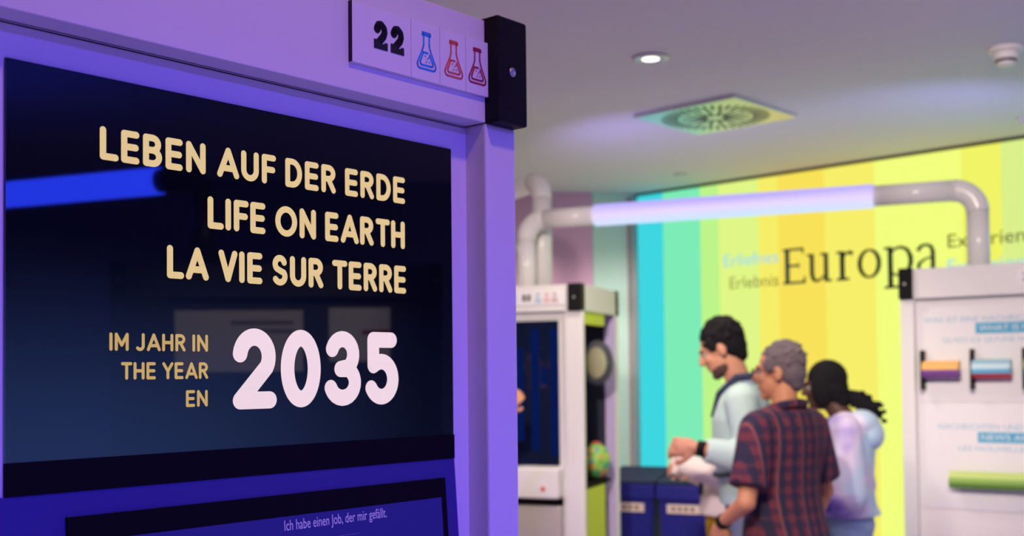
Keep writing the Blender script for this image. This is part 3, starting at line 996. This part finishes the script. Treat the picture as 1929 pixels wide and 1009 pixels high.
def hand(bm, w, d, pn, curl=0.5, s=1.0, side=1):
    """palm, four unequal bent fingers, thumb from the side of the palm; w wrist, d finger direction, pn palm normal"""
    w, d = Vector(w), Vector(d).normalized()
    pn = (Vector(pn) - d * Vector(pn).dot(d)).normalized()
    a = d.cross(pn).normalized() * side
    rot = Matrix((a, d, pn)).transposed()
    add_ell(bm, w + d * .048 * s, (.040 * s, .054 * s, .017 * s), rot)
    add_capsule(bm, w - d * .01, .024 * s, w + d * .03 * s, .024 * s)
    for i, (off, L) in enumerate(((-.031, .068), (-.0105, .078), (.0105, .073), (.030, .056))):
        p = w + (a * off + d * .088) * s
        q = (d * math.cos(curl) + pn * math.sin(curl))
        q2 = (d * math.cos(curl * 2.2) + pn * math.sin(curl * 2.2))
        p1 = p + q * L * .5 * s
        p2 = p1 + q2 * L * .5 * s
        add_capsule(bm, p - d * .012, .0095 * s, p1, .0088 * s, 10)
        add_capsule(bm, p1, .0088 * s, p2, .0078 * s, 10)
    p = w + (a * -.034 + d * .03) * s
    p1 = p + (a * -.026 + d * .028 + pn * .012) * s
    p2 = p1 + (a * -.004 + d * .028 + pn * .014) * s
    add_capsule(bm, p, .013 * s, p1, .0105 * s, 10)
    add_capsule(bm, p1, .0105 * s, p2, .009 * s, 10)


def person(label, loc, rz, H, skin, head_rot, arms, shirt, trousers, hair, extras=None, lean=0.0, head_fwd=0.0):
    """standing figure; local y = the way it faces, x = its right. arms: (elbow, wrist, finger dir, palm normal, curl) left, right"""
    s = H / 1.75
    root = empty('person', loc, rz)
    tag(root, label, 'person', 'visitors')
    root.scale = (s, s, s)
    HC = Vector((0, 0.015 + head_fwd + lean * .6, 1.632))
    HR = Euler(head_rot).to_matrix()
    hp = lambda x, y, z: HC + HR @ Vector((x, y, z))
    bm = bmesh.new()
    torso(bm, 0, 9, 0, lean=lean)
    ytop = lean * .5 - .015
    add_capsule(bm, (0, ytop, 1.44), .060, hp(0, -.018, -.06), .053)
    add_ell(bm, hp(0, -.012, .025), (.075, .095, .092), HR)
    add_ell(bm, hp(0, .026, -.045), (.058, .068, .075), HR)
    add_ell(bm, hp(0, .066, -.098), (.028, .024, .020), HR)
    add_capsule(bm, hp(0, .086, .018), .010, hp(0, .106, -.024), .014, 10)
    add_ell(bm, hp(0, .078, .026), (.046, .018, .012), HR)
    add_ell(bm, hp(0, .083, -.060), (.024, .012, .013), HR)
    for sx in (-1, 1):
        add_ell(bm, hp(sx * .036, .064, -.022), (.022, .022, .020), HR)
        add_ell(bm, hp(sx * .077, -.008, -.012), (.010, .020, .031), HR)
    for i, (sx, A) in enumerate(zip((-1, 1), arms)):
        sh = Vector((sx * .172, ytop + .005, 1.400))
        el, wr = Vector(A[0]), Vector(A[1])
        add_capsule(bm, (sx * .10, ytop, 1.40), .065, sh, .058)
        add_capsule(bm, sh, .054, el, .039)
        add_capsule(bm, el, .041, wr, .026)
        hand(bm, wr, A[2], A[3], A[4], 1.0, A[5] if len(A) > 5 else sx)
        hip, kn, an = Vector((sx * .088, -.005, .88)), Vector((sx * .095, .02, .49)), Vector((sx * .10, -.02, .09))
        add_capsule(bm, hip, .088, kn, .056)
        add_capsule(bm, kn, .055, an, .036)
        add_capsule(bm, an + Vector((0, -.03, -.045)), .038, an + Vector((0, .14, -.058)), .030)
    body = fuse('body', bm, skin, root, 0.006, 3)
    for sx in (-1, 1):
        bm = bmesh.new()
        add_ell(bm, hp(sx * .030, .0735, .002), (.0115, .0115, .0115), n=12)
        e = obj_from_bm('eye', bm, mat('eye_white', (.34, .32, .31), .3, noise=.02), body, True)
        bm = bmesh.new()
        add_ell(bm, hp(sx * .030, .0815, .002), (.0055, .0045, .0055), HR, n=10)
        obj_from_bm('iris', bm, mat('iris_brown', (.05, .025, .012), .2, noise=.1), body, True)
        bm = bmesh.new()
        add_capsule(bm, hp(sx * .014, .090, .024), .005, hp(sx * .048, .076, .026), .004, 8)
        obj_from_bm('eyebrow', bm, hair, body, True)
    # trousers
    bm = bmesh.new()
    torso(bm, .80, 1.04, .014)
    for sx in (-1, 1):
        add_capsule(bm, (sx * .088, -.005, .88), .102, (sx * .095, .02, .49), .075)
        add_tube(bm, [(sx * .095, .02, .52), (sx * .097, .005, .30), (sx * .10, -.012, .07)], [.076, .068, .064], 18)
    fuse('trousers', bm, trousers, root, 0.010, 4)
    for sx in (-1, 1):
        bm = bmesh.new()
        add_capsule(bm, (sx * .10, -.055, .042), .043, (sx * .10, .135, .036), .037)
        add_box(bm, sx * .10 - .042, sx * .10 + .042, -.095, .170, 0.0, .022)
        fuse('shoe', bm, mat('shoe_dark', (.05, .05, .055), .5, noise=.1), root, 0.008, 2)
    # shirt
    hem, inf, sleeve, flare, long_ = shirt['hem'], shirt.get('inf', .016), shirt['sleeve'], shirt.get('flare', .03), shirt['long']
    bm = bmesh.new()
    rings = [r for r in TORSO if r[0] > hem + .02 and r[0] < 1.47]
    i = next(j for j, r in enumerate(TORSO) if r[0] > hem + .02)
    a = TORSO[max(0, i - 1)]
    rings = [(hem, max(a[1], .160), max(a[2], .112), a[3])] + rings + [(1.472, .074, .066, -.012)]
    torso(bm, 0, 9, inf, rings, lean, flare)
    for i, (sx, A) in enumerate(zip((-1, 1), arms)):
        sh = Vector((sx * .168, ytop + .005, 1.396))
        el, wr = Vector(A[0]), Vector(A[1])
        add_capsule(bm, (sx * .08, ytop, 1.405), .062 + inf, sh, .052 + inf)
        if long_:
            add_capsule(bm, sh, .054 + inf, el, .043 + inf)
            end = el + (wr - el) * sleeve
            add_tube(bm, [el - (wr - el).normalized() * .02, el + (wr - el) * .3, end], [.040 + inf, .045 + inf, .033 + inf], 16)
        else:
            end = sh + (el - sh) * sleeve
            add_tube(bm, [sh, sh + (end - sh) * .5, end], [.054 + inf, .054 + inf, .056 + inf], 18)
    sh_o = fuse('shirt', bm, shirt['mat'], root, 0.008, 4)
    if shirt.get('collar'):
        bm = bmesh.new()
        c0 = Vector((0, ytop - .002, 1.468))
        ring = [c0 + Vector((math.cos(t) * .078, math.sin(t) * .074, .012 - .020 * math.sin(t))) for t in [2 * PI * k / 20 for k in range(21)]]
        add_tube(bm, ring, .020, 10)
        fuse('collar', bm, shirt.get('collar_mat', shirt['mat']), sh_o, 0.007, 3)
    if extras:
        extras(root, hp, HR, ytop, body, sh_o)
    return root


def short_hair(root, hp, HR, m, top=.094, back=True, fr=0.0):
    bm = bmesh.new()
    add_ell(bm, hp(0, -.026, .040), (.083, .096 + fr, top), HR)
    add_ell(bm, hp(0, -.055, -.005), (.077, .062, .075), HR)
    if back:
        add_ell(bm, hp(0, -.066, -.050), (.056, .036, .045), HR)
    for sx in (-1, 1):
        add_ell(bm, hp(sx * .070, .028, .030), (.012, .024, .035), HR)
    rnd = random.Random(7)
    for _ in range(70):
        a, e = rnd.uniform(0, 2 * PI), rnd.uniform(-.2, 1.5)
        v = Vector((math.cos(a) * math.cos(e) * .083, -.028 + math.sin(a) * math.cos(e) * .095, .038 + math.sin(e) * top))
        add_ell(bm, hp(*v), (.010, .013, .008), HR, 8)
    return fuse('hair', bm, m, root, 0.006, 2)


def spectacles(body, hp, HR):
    bm = bmesh.new()
    for sx in (-1, 1):
        ring = [hp(sx * .033 + .026 * math.cos(t), .104 - .010 * abs(math.cos(t)) * 0, .000 + .020 * math.sin(t)) for t in
                [2 * PI * k / 16 for k in range(17)]]
        add_tube(bm, ring, .0022, 8)
        add_tube(bm, [hp(sx * .059, .103, .006), hp(sx * .084, .08, .006), hp(sx * .090, -.005, .004)], .0024, 8)
    add_tube(bm, [hp(-.009, .106, .006), hp(0, .110, .009), hp(.009, .106, .006)], .0024, 8)
    obj_from_bm('spectacles', bm, mat('spectacle_frame', (.02, .02, .022), .3, noise=.1), body)


def band(name, p, d, r, w, m, parent):
    p, d = Vector(p), Vector(d).normalized()
    bm = bmesh.new()
    add_tube(bm, [p - d * w / 2, p + d * w / 2], r, 20)
    return obj_from_bm(name, bm, m, parent, True)


def ribbon(name, pts, w, t, m, parent):
    """soft strap along points"""
    bm = bmesh.new()
    add_tube(bm, pts, w, 10)
    return obj_from_bm(name, bm, m, parent, True)


# --- man in the pale shirt, facing left, looking down at his hand
M_SHIRT1 = mat('pale_mint_shirt', srgb(200, 228, 214), 0.85, noise=0.05, nscale=9, bump=0.25)
M_COLLAR1 = mat('pale_blue_collar', srgb(205, 216, 240), 0.85, noise=0.05, nscale=9)
M_TROU1 = mat('grey_blue_trousers', srgb(128, 138, 156), 0.9, noise=0.08, nscale=14, bump=0.2)
M_STRAP = mat('navy_strap', srgb(38, 48, 74), 0.7, noise=0.1)


def ex1(root, hp, HR, ytop, body, shirt):
    short_hair(root, hp, HR, M_HAIRB, .100, True, .006)
    bm = bmesh.new()
    add_ell(bm, hp(0, .028, -.078), (.0575, .058, .043), HR)
    add_ell(bm, hp(0, .067, -.101), (.028, .024, .020), HR)
    add_ell(bm, hp(0, .091, -.046), (.020, .007, .005), HR)
    fuse('beard', bm, mat('short_beard', srgb(84, 62, 54), .8, noise=.3, nscale=150, bump=.4), body, .006, 2)
    wr, el = Vector((-.235, .225, 1.205)), Vector((-.265, .0, 1.155))
    band('wrist_watch', wr + (el - wr) * .06, wr - el, .034, .034, M_CAP, body)
    # strap over the shoulder, across the back and a belt bag strap round the waist
    ribbon('shoulder_strap', [(-.03, .16, 1.33), (-.07, .135, 1.43), (-.100, .06, 1.505), (-.105, -.02, 1.512), (-.085, -.085, 1.475),
                              (-.035, -.130, 1.40), (.03, -.148, 1.28), (.10, -.150, 1.12)], .016, .01, M_STRAP, root)
    ribbon('waist_strap', [(.186 * math.cos(t), .014 + .148 * math.sin(t), 1.105 - .03 * math.sin(t)) for t in [2 * PI * k / 24 for k in range(25)]], .011, .01,
           mat('grey_strap', srgb(70, 88, 98), .7, noise=.1), root)


person('dark-haired bearded man in pale mint shirt looking down at his hand', (1.075, 5.16, 0), R(79), 1.785, M_SKIN1, (R(-25), 0, R(-6)),
       (((-.265, .0, 1.155), (-.235, .225, 1.205), (.05, 1, .12), (.9, 0, -.2), .75),
        ((.24, .03, 1.15), (.14, .25, 1.17), (-.2, 1, .1), (-.9, 0, -.2), .6)),
       dict(hem=.95, sleeve=.80, long=True, mat=M_SHIRT1, inf=.022, collar=True, collar_mat=M_COLLAR1, flare=.05), M_TROU1, M_HAIRB, ex1,
       lean=0.10, head_fwd=.05)

# --- grey-haired man in the plaid shirt, seen from behind
pl = bpy.data.materials.new('red_navy_plaid')
pl.use_nodes = True
nt = pl.node_tree
bs = nt.nodes['Principled BSDF']
bs.inputs['Roughness'].default_value = .9
tcn = nt.nodes.new('ShaderNodeTexCoord')
sep = nt.nodes.new('ShaderNodeSeparateXYZ')
nt.links.new(tcn.outputs['Object'], sep.inputs[0])


def stripes(sock, period, width, phase=0.0):
    a = nt.nodes.new('ShaderNodeMath'); a.operation = 'ADD'; a.inputs[1].default_value = 5 + phase
    nt.links.new(sock, a.inputs[0])
    b = nt.nodes.new('ShaderNodeMath'); b.operation = 'DIVIDE'; b.inputs[1].default_value = period
    nt.links.new(a.outputs[0], b.inputs[0])
    c = nt.nodes.new('ShaderNodeMath'); c.operation = 'FRACT'
    nt.links.new(b.outputs[0], c.inputs[0])
    d = nt.nodes.new('ShaderNodeMath'); d.operation = 'LESS_THAN'; d.inputs[1].default_value = width
    nt.links.new(c.outputs[0], d.inputs[0])
    return d.outputs[0]


def mixc(fac, a, b, k):
    m_ = nt.nodes.new('ShaderNodeMix'); m_.data_type = 'RGBA'
    mu = nt.nodes.new('ShaderNodeMath'); mu.operation = 'MULTIPLY'; mu.inputs[1].default_value = k
    nt.links.new(fac, mu.inputs[0]); nt.links.new(mu.outputs[0], m_.inputs['Factor'])
    if isinstance(a, tuple):
        m_.inputs['A'].default_value = (*a, 1)
    else:
        nt.links.new(a, m_.inputs['A'])
    m_.inputs['B'].default_value = (*b, 1)
    return m_.outputs['Result']


base = mixc(stripes(sep.outputs['X'], .052, .48), srgb(46, 38, 60), srgb(118, 48, 58), .8)
base = mixc(stripes(sep.outputs['Z'], .056, .45), base, srgb(34, 34, 62), .6)
base = mixc(stripes(sep.outputs['X'], .104, .07, .03), base, srgb(150, 84, 84), .7)
base = mixc(stripes(sep.outputs['Z'], .112, .06, .02), base, srgb(110, 56, 66), .5)
nt.links.new(base, bs.inputs['Base Color'])


def ex2(root, hp, HR, ytop, body, shirt):
    short_hair(root, hp, HR, M_HAIRG, .092, True, 0)
    spectacles(body, hp, HR)
    wr, el = Vector((-.235, .13, 1.005)), Vector((-.270, -.03, 1.10))
    band('wrist_watch', wr + (el - wr) * .02, wr - el, .033, .028, M_CAP, body)


person('grey-haired man in dark red plaid shirt seen from behind', (1.09, 4.62, 0), R(37), 1.67, M_SKIN2, (R(-4), 0, R(30)),
       (((-.270, -.03, 1.10), (-.235, .13, 1.005), (.05, .5, -.86), (.9, .1, 0), .5),
        ((.275, .0, 1.11), (.24, .10, .88), (-.05, .35, -.93), (-.9, .1, 0), .5)),
       dict(hem=.86, sleeve=.80, long=False, mat=pl, inf=.026, collar=True, flare=.06), mat('dark_trousers', srgb(52, 54, 66), .9, noise=.08), M_HAIRG, ex2)

# --- woman in the tie-dye hoodie with a dark ponytail
hd = bpy.data.materials.new('tie_dye_purple_lit')
hd.use_nodes = True
nt = hd.node_tree
bs = nt.nodes['Principled BSDF']
bs.inputs['Roughness'].default_value = .9
tcn = nt.nodes.new('ShaderNodeTexCoord')
nz = nt.nodes.new('ShaderNodeTexNoise')
nz.inputs['Scale'].default_value = 3.6
nz.inputs['Detail'].default_value = 2
rmp = nt.nodes.new('ShaderNodeValToRGB')
for i, (p, c) in enumerate([(.32, (104, 80, 180)), (.44, (176, 160, 222)), (.54, (222, 208, 230)), (.66, (186, 212, 230))]):
    e = rmp.color_ramp.elements[i] if i < 2 else rmp.color_ramp.elements.new(p)
    e.position = p
    e.color = (*srgb(*c), 1)
nt.links.new(tcn.outputs['Object'], nz.inputs['Vector'])
sp3 = nt.nodes.new('ShaderNodeSeparateXYZ')
nt.links.new(tcn.outputs['Object'], sp3.inputs[0])
gr = nt.nodes.new('ShaderNodeMapRange')  # purple light painted over the dye, stronger towards her front
gr.inputs['From Min'].default_value = .16; gr.inputs['From Max'].default_value = -.14
gr.inputs['To Min'].default_value = -.14; gr.inputs['To Max'].default_value = .10
nt.links.new(sp3.outputs['Y'], gr.inputs['Value'])
ad = nt.nodes.new('ShaderNodeMath'); ad.operation = 'ADD'
nt.links.new(nz.outputs['Fac'], ad.inputs[0]); nt.links.new(gr.outputs[0], ad.inputs[1])
nt.links.new(ad.outputs[0], rmp.inputs['Fac'])
nt.links.new(rmp.outputs['Color'], bs.inputs['Base Color'])


def ex3(root, hp, HR, ytop, body, shirt):
    bm = bmesh.new()
    add_ell(bm, hp(0, -.026, .036), (.090, .104, .100), HR)
    add_ell(bm, hp(0, -.050, -.020), (.088, .075, .095), HR)
    for sx in (-1, 1):
        add_ell(bm, hp(sx * .072, .012, -.020), (.024, .055, .085), HR)
    add_ell(bm, hp(0, -.075, -.075), (.070, .050, .060), HR)
    h = fuse('hair', bm, M_HAIRB, root, .008, 2)
    bm = bmesh.new()
    pts = [hp(0, -.10, -.065), hp(0, -.145, -.085), hp(.01, -.18, -.115), hp(.01, -.215, -.15), hp(.0, -.238, -.175)]
    add_tube(bm, pts, [.036, .044, .046, .040, .020], 14)
    rnd = random.Random(3)
    for _ in range(46):
        q = rnd.choice(pts[1:])
        add_ell(bm, q + Vector((rnd.uniform(-.04, .04), rnd.uniform(-.04, .04), rnd.uniform(-.04, .04))), (.013, .018, .013), None, 8)
    fuse('ponytail', bm, M_HAIRB, h, .007, 1)
    band('hair_tie', hp(0, -.122, -.074), HR @ Vector((0, -1, -.2)), .034, .016, mat('hair_tie', srgb(90, 70, 90), .8, noise=.1), h)
    bm = bmesh.new()
    add_ell(bm, (0, -.095, 1.445), (.145, .085, .066), Euler((R(20), 0, 0)).to_matrix())
    add_ell(bm, (0, -.135, 1.385), (.12, .062, .080))
    for sx in (-1, 1):
        add_capsule(bm, (sx * .085, -.06, 1.455), .042, (sx * .06, .06, 1.425), .030)
    fuse('hood', bm, hd, shirt, .009, 4)


person('woman in lilac and white hoodie with black ponytail', (1.545, 5.33, 0), R(68), 1.595, M_SKIN3, (R(-8), 0, R(6)),
       (((-.245, -.05, 1.10), (-.13, .17, 1.07), (.6, .8, 0), (.6, -.6, .2), .5),
        ((.245, -.05, 1.10), (.13, .17, 1.06), (-.6, .8, 0), (-.6, -.6, .2), .5)),
       dict(hem=.98, sleeve=.93, long=True, mat=hd, inf=.040, flare=.02), mat('light_blue_jeans', srgb(150, 176, 206), .9, noise=.12, nscale=10, bump=.2), M_HAIRB, ex3,
       head_fwd=.085)

# --- smaller visitor in cream top and mustard trousers, mostly hidden behind the first man
M_CREAMTOP = mat('cream_top', srgb(232, 216, 208), .9, noise=.04, nscale=9, bump=.2)


def ex4(root, hp, HR, ytop, body, shirt):
    short_hair(root, hp, HR, M_HAIRB, .096)
    ribbon('bag_strap', [(-.06, .15, 1.10), (-.07, .148, 1.25), (-.08, .12, 1.38), (-.08, .02, 1.475), (-.02, -.10, 1.40)], .013, .01, M_STRAP, root)


person('visitor in cream top and mustard trousers mostly hidden behind the bearded man', (1.085, 5.88, 0), R(86), 1.49, M_SKIN1, (R(-18), 0, 0),
       (((-.255, .0, 1.20), (-.20, .19, 1.27), (.1, 1, .0), (.9, 0, -.3), 1.3),
        ((.235, .03, 1.16), (.12, .22, 1.24), (-.2, 1, .1), (-.9, 0, -.3), .7)),
       dict(hem=.98, sleeve=1.42, long=True, mat=M_CREAMTOP, inf=.030, flare=.10, collar=False), mat('mustard_trousers', srgb(190, 150, 20), .9, noise=.06), M_HAIRB, ex4,
       lean=-.10)


def ex5(root, hp, HR, ytop, body, shirt):
    short_hair(root, hp, HR, M_HAIRB)


person('visitor behind the near kiosk with only fingers showing at the middle kiosk', (-0.44, 5.52, 0), R(-32), 1.74, M_SKIN2, (R(-6), 0, 0),
       (((-.25, .0, 1.12), (-.23, .12, .90), (0, .3, -.95), (.9, .1, 0), .5),
        ((.255, .10, 1.22), (.285, .305, 1.40), (.25, .75, .6), (-.8, .5, -.3), .35)),
       dict(hem=.90, sleeve=.9, long=True, mat=mat('charcoal_top', (.05, .05, .06), .9, noise=.1), inf=.02, flare=.04, collar=True),
       MATS['dark_trousers'], M_HAIRB, ex5)
